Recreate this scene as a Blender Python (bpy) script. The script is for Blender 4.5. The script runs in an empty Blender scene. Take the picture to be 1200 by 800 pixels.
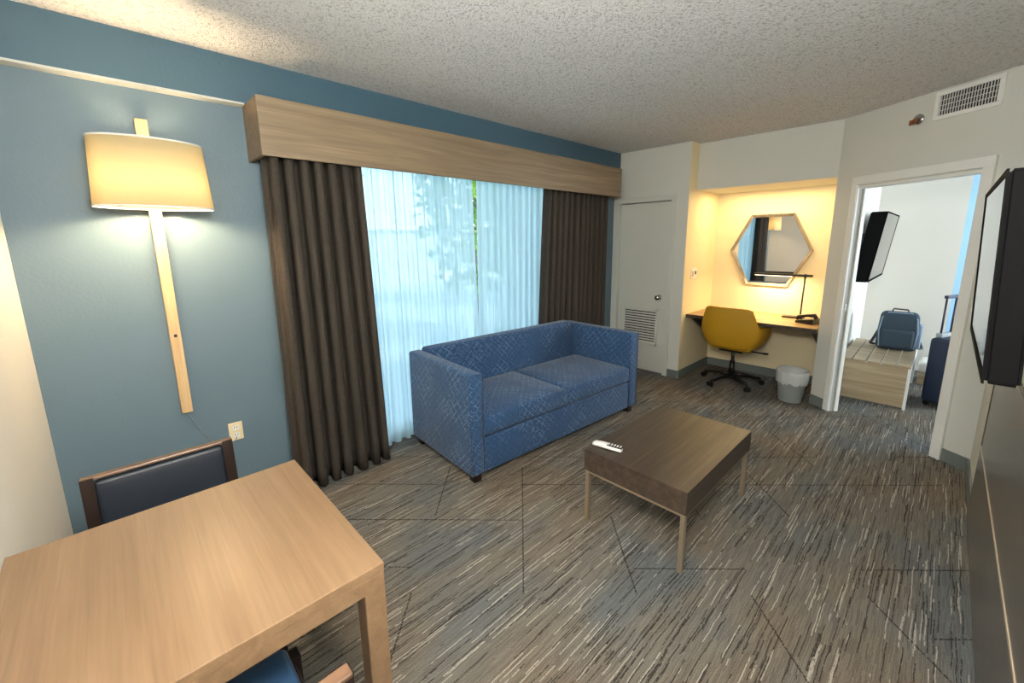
import bpy, bmesh, math, random
from mathutils import Vector, Matrix, Quaternion
random.seed(7)
SC = bpy.context.scene
COL = SC.collection
PI = math.pi
R = math.radians

# ------------------------------------------------------------------ materials
def lin(c):
    c = c / 255.0
    return c / 12.92 if c <= 0.04045 else ((c + 0.055) / 1.055) ** 2.4
def rgb(r, g, b, a=1.0):
    return (lin(r), lin(g), lin(b), a)

class N:
    """small node-tree helper"""
    def __init__(s, name):
        s.m = bpy.data.materials.new(name); s.m.use_nodes = True
        s.t = s.m.node_tree; s.t.nodes.clear()
        s.out = s.n('ShaderNodeOutputMaterial')
    def n(s, t, **kw):
        x = s.t.nodes.new(t)
        for k, v in kw.items():
            setattr(x, k, v)
        return x
    def l(s, a, b):
        s.t.links.new(a, b)
    def val(s, node, key, v):
        if hasattr(v, 'is_output') or isinstance(v, bpy.types.NodeSocket):
            s.l(v, node.inputs[key])
        else:
            node.inputs[key].default_value = v
    def math(s, op, a, b=None, c=None):
        x = s.n('ShaderNodeMath', operation=op)
        s.val(x, 0, a)
        if b is not None: s.val(x, 1, b)
        if c is not None: s.val(x, 2, c)
        return x.outputs[0]
    def mix(s, f, a, b, blend='MIX'):
        x = s.n('ShaderNodeMix', data_type='RGBA', blend_type=blend)
        s.val(x, 0, f); s.val(x, 6, a); s.val(x, 7, b)
        return x.outputs[2]
    def ramp(s, fac, stops, interp='LINEAR'):
        x = s.n('ShaderNodeValToRGB'); x.color_ramp.interpolation = interp
        e = x.color_ramp.elements
        while len(e) > 1: e.remove(e[-1])
        e[0].position, e[0].color = stops[0]
        for p, c in stops[1:]:
            k = e.new(p); k.color = c
        s.val(x, 0, fac)
        return x.outputs[0]
    def coord(s, kind='Object'):
        return s.n('ShaderNodeTexCoord').outputs[kind]
    def scaled(s, vec, sc, rot=(0, 0, 0), loc=(0, 0, 0)):
        x = s.n('ShaderNodeMapping'); s.l(vec, x.inputs[0])
        x.inputs['Scale'].default_value = sc; x.inputs['Rotation'].default_value = rot
        x.inputs['Location'].default_value = loc
        return x.outputs[0]
    def noise(s, vec, scale, detail=2, rough=.5, dist=0.0):
        x = s.n('ShaderNodeTexNoise'); s.l(vec, x.inputs['Vector'])
        x.inputs['Scale'].default_value = scale; x.inputs['Detail'].default_value = detail
        x.inputs['Roughness'].default_value = rough; x.inputs['Distortion'].default_value = dist
        return x.outputs['Fac']
    def bsdf(s, color, rough=.5, metal=0.0, normal=None, spec=.5, **kw):
        x = s.n('ShaderNodeBsdfPrincipled')
        s.val(x, 'Base Color', color); s.val(x, 'Roughness', rough); s.val(x, 'Metallic', metal)
        x.inputs['Specular IOR Level'].default_value = spec
        if normal is not None: s.l(normal, x.inputs['Normal'])
        for k, v in kw.items(): s.val(x, k.replace('_', ' '), v)
        s.l(x.outputs[0], s.out.inputs[0])
        return x
    def bump(s, h, strength=.3, dist=.01):
        x = s.n('ShaderNodeBump'); s.l(h, x.inputs['Height'])
        x.inputs['Strength'].default_value = strength; x.inputs['Distance'].default_value = dist
        return x.outputs[0]

def paint(name, c, rough=.6, bscale=140, bstr=.15, spec=.4):
    n = N(name); co = n.coord()
    v = n.noise(co, 3.0, 2)
    c2 = tuple(min(1, k * 1.06) for k in c[:3]) + (1,)
    col = n.mix(v, c, c2)
    n.bsdf(col, rough, normal=n.bump(n.noise(co, bscale, 3), bstr, .004), spec=spec)
    return n.m
def plain(name, c, rough=.5, metal=0.0, spec=.5, bscale=0, bstr=.1):
    n = N(name); co = n.coord()
    v = n.noise(co, 25.0, 2)
    col = n.mix(n.math('MULTIPLY', v, .18), c, (c[0] * .7, c[1] * .7, c[2] * .7, 1))
    nm = n.bump(n.noise(co, bscale, 2), bstr, .003) if bscale else None
    n.bsdf(col, rough, metal, nm, spec)
    return n.m
def wood(name, dark, mid, light, axis='X', rough=.42, spec=.4, fine=1.0, coat=0.0):
    n = N(name); co = n.coord()
    k = {'X': (1.2, 26, 26), 'Y': (26, 1.2, 26), 'Z': (26, 26, 1.2)}[axis]
    k2 = {'X': (4, 190, 190), 'Y': (190, 4, 190), 'Z': (190, 190, 4)}[axis]
    a = n.noise(n.scaled(co, tuple(q * fine for q in k)), 1.0, 4, .55, .6)
    b = n.noise(n.scaled(co, tuple(q * fine for q in k2)), 1.0, 2, .5)
    f = n.math('ADD', n.math('MULTIPLY', a, .7), n.math('MULTIPLY', b, .3))
    col = n.ramp(f, [(.30, dark), (.5, mid), (.68, light)])
    x = n.bsdf(col, rough, normal=n.bump(b, .08, .002), spec=spec)
    if coat:
        x.inputs['Coat Weight'].default_value = coat; x.inputs['Coat Roughness'].default_value = .3
    return n.m
def emit(name, c, s):
    n = N(name); e = n.n('ShaderNodeEmission'); e.inputs[0].default_value = c; e.inputs[1].default_value = s
    n.l(e.outputs[0], n.out.inputs[0]); return n.m

def carpet_material():
    n = N('carpet'); co = n.coord()
    sep = n.n('ShaderNodeSeparateXYZ'); n.l(co, sep.inputs[0])
    x, y = sep.outputs[0], sep.outputs[1]
    wob = n.math('MULTIPLY', n.math('SUBTRACT', n.noise(co, 9, 2), .5), .012)
    yw = n.math('ADD', y, wob)
    def dashes(w, ln, seed):
        row = n.math('FLOOR', n.math('DIVIDE', yw, w))
        wr = n.n('ShaderNodeTexWhiteNoise', noise_dimensions='1D'); n.l(n.math('ADD', row, seed), wr.inputs['W'])
        seg = n.math('FLOOR', n.math('ADD', n.math('DIVIDE', x, ln), n.math('MULTIPLY', wr.outputs[0], 53.0)))
        cv = n.n('ShaderNodeCombineXYZ'); n.l(row, cv.inputs[0]); n.l(seg, cv.inputs[1]); cv.inputs[2].default_value = seed
        wn = n.n('ShaderNodeTexWhiteNoise', noise_dimensions='3D'); n.l(cv.outputs[0], wn.inputs['Vector'])
        return wn.outputs[0]
    big = n.noise(n.scaled(co, (1.3, 1.9, 1)), 1.0, 2)
    base = n.ramp(big, [(.36, rgb(120, 109, 95)), (.5, rgb(118, 113, 104)), (.64, rgb(104, 108, 109))])
    # fine tuft streaks
    d0 = dashes(.0032, .09, 3.0)
    base = n.mix(n.math('MULTIPLY', d0, .55), base, rgb(64, 62, 58))
    dens = n.noise(n.scaled(co, (1.6, 4.5, 1)), 1.0, 2)
    d1 = dashes(.0042, .2, 11.0)
    light = n.math('GREATER_THAN', n.math('ADD', d1, n.math('MULTIPLY', n.math('SUBTRACT', dens, .5), .25)), .945)
    d2 = dashes(.0042, .22, 27.0)
    dark = n.math('LESS_THAN', n.math('ADD', d2, n.math('MULTIPLY', n.math('SUBTRACT', dens, .5), .3)), .12)
    brk = n.math('GREATER_THAN', n.noise(n.scaled(co, (42, 260, 1)), 1.0, 2), .41)
    dark = n.math('MULTIPLY', dark, brk); light = n.math('MULTIPLY', light, brk)
    col = n.mix(n.math('MULTIPLY', dark, .8), base, rgb(36, 33, 30))
    col = n.mix(n.math('MULTIPLY', light, .75), col, rgb(172, 166, 156))
    # broken dark lattice lines on both diagonals
    for sgn, per, seed in ((1, .36, 0.0), (-1, .52, 5.0)):
        u = n.math('MULTIPLY', n.math('ADD', x, n.math('MULTIPLY', y, sgn)), .7071)
        v = n.math('MULTIPLY', n.math('SUBTRACT', x, n.math('MULTIPLY', y, sgn)), .7071)
        k = n.math('FLOOR', n.math('DIVIDE', u, per))
        fr = n.math('FRACT', n.math('DIVIDE', u, per))
        line = n.math('LESS_THAN', fr, .008 / per)
        cv = n.n('ShaderNodeCombineXYZ'); n.l(k, cv.inputs[0]); n.l(n.math('FLOOR', n.math('DIVIDE', v, .55)), cv.inputs[1]); cv.inputs[2].default_value = seed
        wn = n.n('ShaderNodeTexWhiteNoise', noise_dimensions='3D'); n.l(cv.outputs[0], wn.inputs['Vector'])
        dash = n.math('GREATER_THAN', n.noise(co, 130, 1), .44)
        on = n.math('MULTIPLY', n.math('MULTIPLY', line, n.math('GREATER_THAN', wn.outputs[0], .62)), dash)
        col = n.mix(n.math('MULTIPLY', on, .85), col, rgb(38, 35, 33))
    sp = n.ramp(n.noise(co, 330, 2, .6), [(.34, (.55, .55, .55, 1)), (.5, (1, 1, 1, 1)), (.66, (1.35, 1.35, 1.36, 1))])
    col = n.mix(1.0, col, sp, 'MULTIPLY')
    n.bsdf(col, .95, normal=n.bump(n.noise(co, 420, 2), .6, .006), spec=.15)
    return n.m

def popcorn_material():
    n = N('popcorn_ceiling'); co = n.coord()
    a = n.noise(co, 72, 3, .62); b = n.noise(co, 230, 2, .5)
    h = n.math('ADD', a, n.math('MULTIPLY', b, .5))
    hollow_shade = n.ramp(a, [(.36, rgb(206, 208, 208)), (.44, rgb(242, 243, 242)), (.62, rgb(248, 248, 248))])  # hollows darkened in the colour as self-shadow of the popcorn
    n.bsdf(hollow_shade, .9, normal=n.bump(h, 1.0, .024), spec=.1)
    return n.m

def sofa_fabric():
    n = N('sofa_fabric'); co = n.coord()
    sep = n.n('ShaderNodeSeparateXYZ'); n.l(co, sep.inputs[0])
    x, y, z = sep.outputs
    j = n.math('MULTIPLY', n.math('SUBTRACT', n.noise(co, 7, 2), .5), .045)
    tot = None
    for a, b, c, per, off in ((1, 1, 1, .052, 0), (1, -1, -1, .061, .013), (1, 1, -1, .083, .02), (1, -1, 1, .097, .03)):
        s_ = n.math('ADD', n.math('ADD', n.math('MULTIPLY', x, a), n.math('MULTIPLY', y, b)), n.math('MULTIPLY', z, c))
        s_ = n.math('ADD', n.math('ADD', s_, j), off)
        fr = n.math('FRACT', n.math('DIVIDE', s_, per))
        ln = n.math('LESS_THAN', fr, .0048 / per)
        tot = ln if tot is None else n.math('MAXIMUM', tot, ln)
    br = n.math('MULTIPLY', n.math('GREATER_THAN', n.noise(co, 60, 2), .46), n.ramp(n.noise(co, 4.5, 2), [(.38, (.15, .15, .15, 1)), (.6, (1, 1, 1, 1))]))
    tot = n.math('MULTIPLY', tot, br)
    wv = n.noise(n.scaled(co, (1, 1, 1)), 260, 2)
    base = n.ramp(wv, [(.35, rgb(22, 45, 74)), (.5, rgb(35, 64, 98)), (.65, rgb(52, 86, 124))])
    col = n.mix(n.math('MULTIPLY', tot, .5), base, rgb(128, 152, 180))
    x_ = n.bsdf(col, .75, normal=n.bump(n.noise(co, 300, 2), .35, .003), spec=.15)
    x_.inputs['Sheen Weight'].default_value = .14
    return n.m

def drape_material():
    n = N('drape_fabric'); co = n.coord()
    w = n.noise(n.scaled(co, (160, 160, 60)), 1.0, 2)
    col = n.ramp(w, [(.3, rgb(48, 43, 38)), (.7, rgb(63, 57, 50))])
    n.bsdf(col, .8, normal=n.bump(n.noise(co, 500, 1), .2, .002), spec=.25)
    return n.m
def sheer_material():
    n = N('sheer_fabric'); co = n.coord()
    w = n.noise(n.scaled(co, (260, 260, 4)), 1.0, 2)
    tr = n.n('ShaderNodeBsdfTransparent'); tr.inputs[0].default_value = rgb(240, 248, 250)
    di = n.n('ShaderNodeBsdfDiffuse'); tl = n.n('ShaderNodeBsdfTranslucent')
    c = n.mix(w, rgb(186, 216, 228), rgb(214, 235, 243))
    n.l(c, di.inputs[0]); n.l(c, tl.inputs[0])
    m1 = n.n('ShaderNodeMixShader'); m1.inputs[0].default_value = .62
    n.l(di.outputs[0], m1.inputs[1]); n.l(tl.outputs[0], m1.inputs[2])
    m2 = n.n('ShaderNodeMixShader')
    n.l(n.math('ADD', .80, n.math('MULTIPLY', w, .2)), m2.inputs[0])
    n.l(tr.outputs[0], m2.inputs[1]); n.l(m1.outputs[0], m2.inputs[2])
    n.l(m2.outputs[0], n.out.inputs[0])
    return n.m
def glass_material():
    n = N('window_glass')
    tr = n.n('ShaderNodeBsdfTransparent'); tr.inputs[0].default_value = (.93, .96, .96, 1)
    gl = n.n('ShaderNodeBsdfGlossy'); gl.inputs['Roughness'].default_value = .02
    fr = n.n('ShaderNodeFresnel'); fr.inputs[0].default_value = 1.45
    m = n.n('ShaderNodeMixShader'); n.l(fr.outputs[0], m.inputs[0])
    n.l(tr.outputs[0], m.inputs[1]); n.l(gl.outputs[0], m.inputs[2]); n.l(m.outputs[0], n.out.inputs[0])
    return n.m
def shade_material():
    n = N('lamp_shade_linen'); co = n.coord()
    w = n.noise(n.scaled(co, (150, 150, 150)), 1.0, 2)
    c = n.mix(w, rgb(250, 236, 200), rgb(253, 243, 212))
    di = n.n('ShaderNodeBsdfDiffuse'); tl = n.n('ShaderNodeBsdfTranslucent')
    n.l(c, di.inputs[0]); n.l(c, tl.inputs[0])
    m1 = n.n('ShaderNodeMixShader'); m1.inputs[0].default_value = .72
    n.l(di.outputs[0], m1.inputs[1]); n.l(tl.outputs[0], m1.inputs[2]); n.l(m1.outputs[0], n.out.inputs[0])
    return n.m
def leaf_material(name, a, b):
    n = N(name); co = n.coord()
    c = n.mix(n.noise(co, 4, 2), a, b)
    di = n.n('ShaderNodeBsdfDiffuse'); tl = n.n('ShaderNodeBsdfTranslucent')
    n.l(c, di.inputs[0]); n.l(c, tl.inputs[0])
    m1 = n.n('ShaderNodeMixShader'); m1.inputs[0].default_value = .4
    n.l(di.outputs[0], m1.inputs[1]); n.l(tl.outputs[0], m1.inputs[2]); n.l(m1.outputs[0], n.out.inputs[0])
    return n.m
def mirror_material():
    n = N('mirror_glass'); n.bsdf((.9, .9, .9, 1), .01, 1.0); return n.m

M = dict(
    carpet=carpet_material(), popcorn=popcorn_material(), sofa=sofa_fabric(), drape=drape_material(),
    sheer=sheer_material(), glass=glass_material(), shade=shade_material(), mirror=mirror_material(),
    blue=paint('blue_paint', rgb(90, 110, 122), .55, 60, .35),
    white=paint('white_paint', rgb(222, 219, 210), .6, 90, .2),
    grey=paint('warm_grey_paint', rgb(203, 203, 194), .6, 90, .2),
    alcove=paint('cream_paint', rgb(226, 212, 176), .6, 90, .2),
    accent=paint('accent_blue_paint', rgb(150, 186, 212), .6, 90, .2),
    trim=paint('trim_paint', rgb(226, 226, 220), .4, 40, .05),
    door=paint('door_paint', rgb(200, 200, 190), .45, 60, .08),
    base=plain('vinyl_baseboard', rgb(104, 112, 108), .5, bscale=60),
    header=paint('header_blue_shaded', rgb(56, 84, 100), .55, 60, .3),  # wall blue darkened, shade over the window put into the colour
    valance=wood('valance_wood', rgb(102, 87, 68), rgb(121, 105, 84), rgb(136, 121, 98), 'X', .5),
    table=wood('table_oak', rgb(108, 84, 61), rgb(121, 96, 71), rgb(132, 107, 81), 'Y', .34, .4, coat=.3),
    slat=wood('lamp_wood', rgb(178, 146, 104), rgb(200, 170, 126), rgb(212, 184, 144), 'Z', .5),
    coffee=wood('coffee_wood', rgb(42, 34, 28), rgb(60, 50, 41), rgb(82, 70, 58), 'X', .38, .45),
    desk=wood('desk_wood', rgb(126, 98, 66), rgb(160, 130, 92), rgb(182, 154, 116), 'Y', .4),
    bench=wood('bench_wood', rgb(132, 116, 92), rgb(160, 142, 114), rgb(182, 166, 138), 'Y', .5),
    panel=wood('dark_laminate', rgb(88, 83, 76), rgb(104, 98, 90), rgb(122, 116, 106), 'X', .24, .6),
    strip=plain('tan_inlay', rgb(190, 172, 146), .35),
    darkwood=wood('dark_chair_wood', rgb(22, 13, 9), rgb(31, 19, 13), rgb(42, 27, 19), 'Z', .4),
    rail=wood('chair_rail_sheen_wood', rgb(74, 54, 40), rgb(94, 70, 53), rgb(112, 86, 66), 'X', .3),  # lighter than the posts, sheen along the rail put into the colour
    navy=plain('navy_vinyl', rgb(18, 26, 37), .45, bscale=220, bstr=.15),
    seatblue=plain('blue_vinyl', rgb(44, 70, 100), .35, bscale=220, bstr=.15),
    metaltan=plain('champagne_metal', rgb(172, 156, 134), .35, .7),
    black=plain('black_plastic', rgb(14, 14, 15), .35),
    gloss=plain('black_glass', rgb(6, 6, 7), .05, spec=.8),
    mustard=plain('mustard_fabric', rgb(176, 132, 14), .6, bscale=260, bstr=.2),
    mustard_in=plain('mustard_seat', rgb(186, 144, 24), .6, bscale=260, bstr=.2),
    bin=plain('grey_bin_plastic', rgb(152, 158, 158), .45),
    chrome=plain('brushed_chrome', rgb(200, 200, 198), .22, 1.0),
    dark=plain('dark_void', rgb(22, 23, 22), .8),
    gunmetal=plain('gunmetal', rgb(48, 48, 66), .4, .3),
    bezel=plain('matte_black_plastic', rgb(10, 10, 11), .75, spec=.08),
    cordblue=plain('slate_cord', rgb(112, 128, 136), .6),
    stripgrey=paint('pale_strip_paint', rgb(176, 182, 180), .6, 90, .2),
    cream=plain('cream_plastic', rgb(226, 210, 172), .4),
    whitep=plain('white_plastic', rgb(234, 233, 228), .4),
    copper=plain('copper_metal', rgb(168, 104, 70), .35, .8),
    bluebag=plain('slate_canvas', rgb(48, 66, 80), .8, bscale=300, bstr=.25),
    bagside=plain('pale_canvas', rgb(140, 160, 184), .8, bscale=300, bstr=.2),
    case=plain('navy_suitcase_fabric', rgb(22, 38, 62), .6, bscale=300, bstr=.2),
    leaf1=leaf_material('leaf_green', rgb(96, 138, 52), rgb(154, 176, 70)),
    leaf2=leaf_material('leaf_dark_green', rgb(50, 88, 46), rgb(94, 128, 66)),
    bark=plain('bark', rgb(112, 92, 70), .9, bscale=30, bstr=.4),
    paving=plain('terrace_paving', rgb(176, 182, 182), .8),
    stucco=plain('stucco', rgb(222, 222, 216), .8),
    mframe=wood('mirror_frame_wood', rgb(112, 102, 88), rgb(140, 130, 114), rgb(160, 150, 134), 'Z', .4),
)
def liner_material():
    n = N('bin_liner_film'); co = n.coord()
    tr = n.n('ShaderNodeBsdfTransparent'); x = n.n('ShaderNodeBsdfPrincipled')
    x.inputs['Base Color'].default_value = rgb(222, 226, 226); x.inputs['Roughness'].default_value = .25
    n.l(n.bump(n.noise(co, 45, 3), .6, .01), x.inputs['Normal'])
    m = n.n('ShaderNodeMixShader'); m.inputs[0].default_value = .72
    n.l(tr.outputs[0], m.inputs[1]); n.l(x.outputs[0], m.inputs[2]); n.l(m.outputs[0], n.out.inputs[0])
    return n.m
M['liner'] = liner_material()
M['bulb'] = emit('bulb_glow', (1, .78, .48, 1), 8)

# ------------------------------------------------------------------ mesh helpers
def box(bm, x0, x1, y0, y1, z0, z1, bev=0.0, seg=2, mat=None):
    b = bmesh.new()
    bmesh.ops.create_cube(b, size=1.0)
    for v in b.verts:
        v.co = Vector((x0 + (v.co.x + .5) * (x1 - x0), y0 + (v.co.y + .5) * (y1 - y0), z0 + (v.co.z + .5) * (z1 - z0)))
    if bev > 0:
        bmesh.ops.bevel(b, geom=b.edges[:], offset=bev, segments=seg, affect='EDGES', profile=.5)
    merge(bm, b, mat)
    return bm
def merge(bm, b, mat=None):
    if mat is not None: b.transform(mat)
    mp = {}
    for v in b.verts: mp[v] = bm.verts.new(v.co)
    for f in b.faces:
        try:
            nf = bm.faces.new([mp[v] for v in f.verts]); nf.smooth = f.smooth
        except ValueError:
            pass
    b.free()
def tube(bm, pts, rad, seg=12, cap=True):
    pts = [Vector(p) for p in pts]
    rs = rad if isinstance(rad, (list, tuple)) else [rad] * len(pts)
    rings = []; prev = None
    for i, p in enumerate(pts):
        d = (pts[min(i + 1, len(pts) - 1)] - pts[max(i - 1, 0)]).normalized()
        if prev is None:
            up = Vector((0, 0, 1)) if abs(d.z) < .9 else Vector((1, 0, 0))
            u = d.cross(up).normalized()
        else:
            u = (prev - d * prev.dot(d)).normalized()
        prev = u; w = d.cross(u)
        rings.append([bm.verts.new(p + (u * math.cos(2 * PI * k / seg) + w * math.sin(2 * PI * k / seg)) * rs[i]) for k in range(seg)])
    for a, b in zip(rings, rings[1:]):
        for k in range(seg):
            f = bm.faces.new((a[k], a[(k + 1) % seg], b[(k + 1) % seg], b[k])); f.smooth = True
    if cap:
        bm.faces.new(rings[0][::-1]); bm.faces.new(rings[-1])
    return bm
def lathe(bm, prof, c=(0, 0, 0), seg=40, sx=1.0, sy=1.0, closed=False):
    rings = []
    for r, z in prof:
        rings.append([bm.verts.new((c[0] + r * sx * math.cos(2 * PI * k / seg), c[1] + r * sy * math.sin(2 * PI * k / seg), c[2] + z)) for k in range(seg)])
    pr = list(zip(rings, rings[1:])) + ([(rings[-1], rings[0])] if closed else [])
    for a, b in pr:
        for k in range(seg):
            f = bm.faces.new((a[k], a[(k + 1) % seg], b[(k + 1) % seg], b[k])); f.smooth = True
    return rings
def prism(bm, poly, axis, a0, a1):
    """extrude 2D polygon along axis; poly is in the two other axes in order"""
    def mk(p, a):
        return {'X': (a, p[0], p[1]), 'Y': (p[0], a, p[1]), 'Z': (p[0], p[1], a)}[axis]
    A = [bm.verts.new(mk(p, a0)) for p in poly]; B = [bm.verts.new(mk(p, a1)) for p in poly]
    n = len(poly)
    for k in range(n): bm.faces.new((A[k], A[(k + 1) % n], B[(k + 1) % n], B[k]))
    bm.faces.new(A[::-1]); bm.faces.new(B)
    return bm
def obj(name, bm, mat, parent=None, smooth=False, mod=None):
    bmesh.ops.recalc_face_normals(bm, faces=bm.faces[:])
    me = bpy.data.meshes.new(name); bm.to_mesh(me); bm.free()
    me.materials.append(mat)
    if smooth:
        for p in me.polygons: p.use_smooth = True
    o = bpy.data.objects.new(name, me); COL.objects.link(o)
    if parent is not None: o.parent = parent
    if mod == 'sub':
        s = o.modifiers.new('Subdivision', 'SUBSURF'); s.levels = 2; s.render_levels = 2
    return o
def B(*a, **k):
    return box(bmesh.new(), *a, **k)
def tag(o, label, cat, group=None, kind=None):
    o['label'] = label; o['category'] = cat
    if group: o['group'] = group
    if kind: o['kind'] = kind
    return o
def thing(name, label, cat, loc=(0, 0, 0), rz=0.0, group=None, kind=None):
    o = bpy.data.objects.new(name, None); COL.objects.link(o)
    o.location = loc; o.rotation_euler = (0, 0, rz); o.empty_display_size = .1
    return tag(o, label, cat, group, kind)
def struct(name, bm, mat, label, cat, parent=None, rz=0, loc=(0, 0, 0)):
    o = obj(name, bm, mat, parent)
    o['kind'] = 'structure'
    if parent is None:
        o['label'] = label; o['category'] = cat
        o.location = loc; o.rotation_euler = (0, 0, rz)
    return o
def cushion(x0, x1, y0, y1, z0, z1, r=.03, crown=.015, nx=14, ny=12):
    """soft rounded slab with a slightly crowned top"""
    bm = bmesh.new(); bmesh.ops.create_cube(bm, size=1.0)
    for v in bm.verts:
        v.co = Vector((x0 + (v.co.x + .5) * (x1 - x0), y0 + (v.co.y + .5) * (y1 - y0), z0 + (v.co.z + .5) * (z1 - z0)))
    bmesh.ops.bevel(bm, geom=bm.edges[:], offset=r, segments=4, affect='EDGES', profile=.5)
    bmesh.ops.subdivide_edges(bm, edges=[e for e in bm.edges if e.calc_length() > .12], cuts=8, use_grid_fill=True)
    cx, cy, cz = (x0 + x1) / 2, (y0 + y1) / 2, (z0 + z1) / 2
    for v in bm.verts:
        u = (v.co.x - cx) / (x1 - x0) * 2; w = (v.co.y - cy) / (y1 - y0) * 2
        k = max(0, 1 - u ** 4) * max(0, 1 - w ** 4)
        if v.co.z > cz: v.co.z += crown * k
    for f in bm.faces: f.smooth = True
    return bm

H = 2.62            # ceiling height
YW = 2.95           # window wall
XC = 4.60           # closet wall
YC = 2.02           # alcove left return
XA = 5.45           # alcove back
XH = 4.80           # alcove header front
A_ = Vector((4.80, .77)); B_ = Vector((4.08, -.28))
YR = -.28; XL = -.325

# ------------------------------------------------------------------ the setting
struct('floor', B(-.6, 8.2, -3.2, 3.1, -.12, 0), M['carpet'], 'streaked grey and brown patterned carpet floor', 'floor')
struct('ceiling', B(-.6, 8.2, -3.2, 3.1, H, H + .12), M['popcorn'], 'white popcorn textured ceiling', 'ceiling')
WX0, WX1, WZ0, WZ1 = .98, 4.22, .06, 2.34
w = bmesh.new()
box(w, XL - .15, WX0, YW, YW + .15, 0, 2.385)
box(w, WX1, 6.0, YW, YW + .15, 0, 2.385)
box(w, WX0, WX1, YW, YW + .15, 0, WZ0)
box(w, WX0, WX1, YW, YW + .15, WZ1, 2.385)
struct('wall_window', w, M['blue'], 'blue grey painted wall around the wide window', 'wall')
struct('wall_header', B(XL - .15, XC, 2.875, YW + .15, 2.385, H), M['header'], 'blue header beam above the window wall', 'wall')
struct('trim_1', B(XL, .668, 2.874, YW, 2.376, 2.386), M['stripgrey'], 'thin white strip under the blue header beam', 'trim')
struct('wall_left', B(XL - .15, XL, -.45, YW, 0, H), M['white'], 'white painted wall at the left edge', 'wall')
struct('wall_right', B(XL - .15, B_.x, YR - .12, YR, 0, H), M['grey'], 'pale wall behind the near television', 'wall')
DY0, DY1, DZ = 2.20, 2.86, 2.035
w = bmesh.new()
box(w, XC, XC + .12, YC, DY0, 0, H); box(w, XC, XC + .12, DY1, YW, 0, H); box(w, XC, XC + .12, DY0, DY1, DZ, H)
box(w, XC + .55, XC + .6, YC + .1, YW, 0, H)
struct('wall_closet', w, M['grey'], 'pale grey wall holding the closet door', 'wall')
w = bmesh.new()
box(w, XC + .12, XA, YC, YC + .1, 0, H); box(w, XA, XA + .1, .72, YC + .1, 0, H)
box(w, XC + .001, XC + .121, YC - .002, YC + .02, 0, H)
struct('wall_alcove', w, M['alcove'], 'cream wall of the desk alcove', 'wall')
struct('wall_alcove_header', B(XH, XA, A_.y, YC, 2.135, H), M['grey'], 'pale grey header over the desk alcove', 'wall')
# angled wall with doorway : local x along A->B, local y into the wall
ang = math.atan2(B_.y - A_.y, B_.x - A_.x); LW = (B_ - A_).length
O0, O1, OZ = .215, 1.045, 2.03; TH = .075
w = bmesh.new()
box(w, 0, O0, 0, TH, 0, H); box(w, O1, LW, 0, TH, 0, H); box(w, O0, O1, 0, TH, OZ, H)
def angled(o):
    o.location = (A_.x, A_.y, 0); o.rotation_euler = (0, 0, ang); return o
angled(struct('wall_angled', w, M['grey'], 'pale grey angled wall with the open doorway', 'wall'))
# bedroom shell
struct('wall_bedroom_left', B(4.86, 7.0, .66, .72, 0, H), M['white'], 'white bedroom wall behind the far television', 'wall')
struct('wall_bedroom_far', B(6.9, 7.0, -.088, .66, 0, H), M['white'], 'white far wall of the bedroom behind the backpack', 'wall')
struct('wall_bedroom_accent', B(7.9, 8.0, -3.1, .66, 0, H), M['accent'], 'light blue far wall glimpsed through the doorway', 'wall')
w = bmesh.new()
box(w, 4.0, 5.6, -3.15, -3.05, 0, H); box(w, 7.5, 8.1, -3.15, -3.05, 0, H); box(w, 5.6, 7.5, -3.15, -3.05, 0, .8); box(w, 5.6, 7.5, -3.15, -3.05, 2.2, H)
struct('wall_bedroom_right', w, M['white'], 'white bedroom wall with its own window', 'wall')
struct('wall_bedroom_near', B(3.96, 4.06, -3.1, -.40, 0, H), M['white'], 'white bedroom wall beside the doorway', 'wall')
# baseboards
bh, bt = .095, .012
def bb(name, *a, label=''):
    return struct(name, B(*a, bev=.003), M['base'], label, 'baseboard')
bb('baseboard_closet', XC - bt, XC, YC, DY0 - .05, 0, bh, label='grey vinyl baseboard beside the closet door')
bb('baseboard_return', XC, XA, YC - bt, YC, 0, bh, label='grey vinyl baseboard on the alcove side')
bb('baseboard_alcove', XA - bt, XA, A_.y, YC - bt, 0, bh, label='grey vinyl baseboard at the back of the desk alcove')
bb('baseboard_window', XL, WX0, YW - bt, YW, 0, bh, label='grey vinyl baseboard under the blue wall')
bb('baseboard_right', 3.42, B_.x, YR, YR + bt, 0, bh, label='grey vinyl baseboard right of the dark panelling')
CL0, CL1, CR0, CR1, CZ = .158, .210, 1.050, 1.115, 2.11
angled(struct('baseboard_angled', box(B(0, CL0, -bt, 0, 0, bh, bev=.003), CR1, LW, -bt, 0, 0, bh, bev=.003), M['base'], 'grey vinyl baseboard either side of the open doorway', 'baseboard'))
# doorway casing and jambs
w = bmesh.new()
box(w, CL0, CL1, -.02, 0, 0, CZ, bev=.004); box(w, CR0, CR1, -.02, 0, 0, CZ, bev=.004); box(w, CL0, CR1, -.021, 0, 2.04, CZ, bev=.004)
box(w, CR1 - .012, CR1, -.026, 0, 0, CZ, bev=.003)
cas = angled(struct('door_2', w, M['trim'], 'white casing of the open doorway to the bedroom', 'door frame'))
w = bmesh.new()
box(w, O0 - .02, O0, -.012, TH + .01, 0, OZ); box(w, O1, O1 + .02, -.012, TH + .01, 0, OZ); box(w, O0, O1, -.012, TH + .01, OZ - .02, OZ)
box(w, O0, O0 + .012, .045, .08, 0, OZ - .02, bev=.002); box(w, O1 - .012, O1, .045, .08, 0, OZ - .02, bev=.002)
obj('door_jamb', w, M['trim'], cas)
obj('strike_plate', box(B(O0 - .002, O0 + .003, .012, .032, .955, 1.015, bev=.001), O0 - .001, O0 + .004, .017, .027, .975, .995), M['chrome'], cas)
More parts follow.
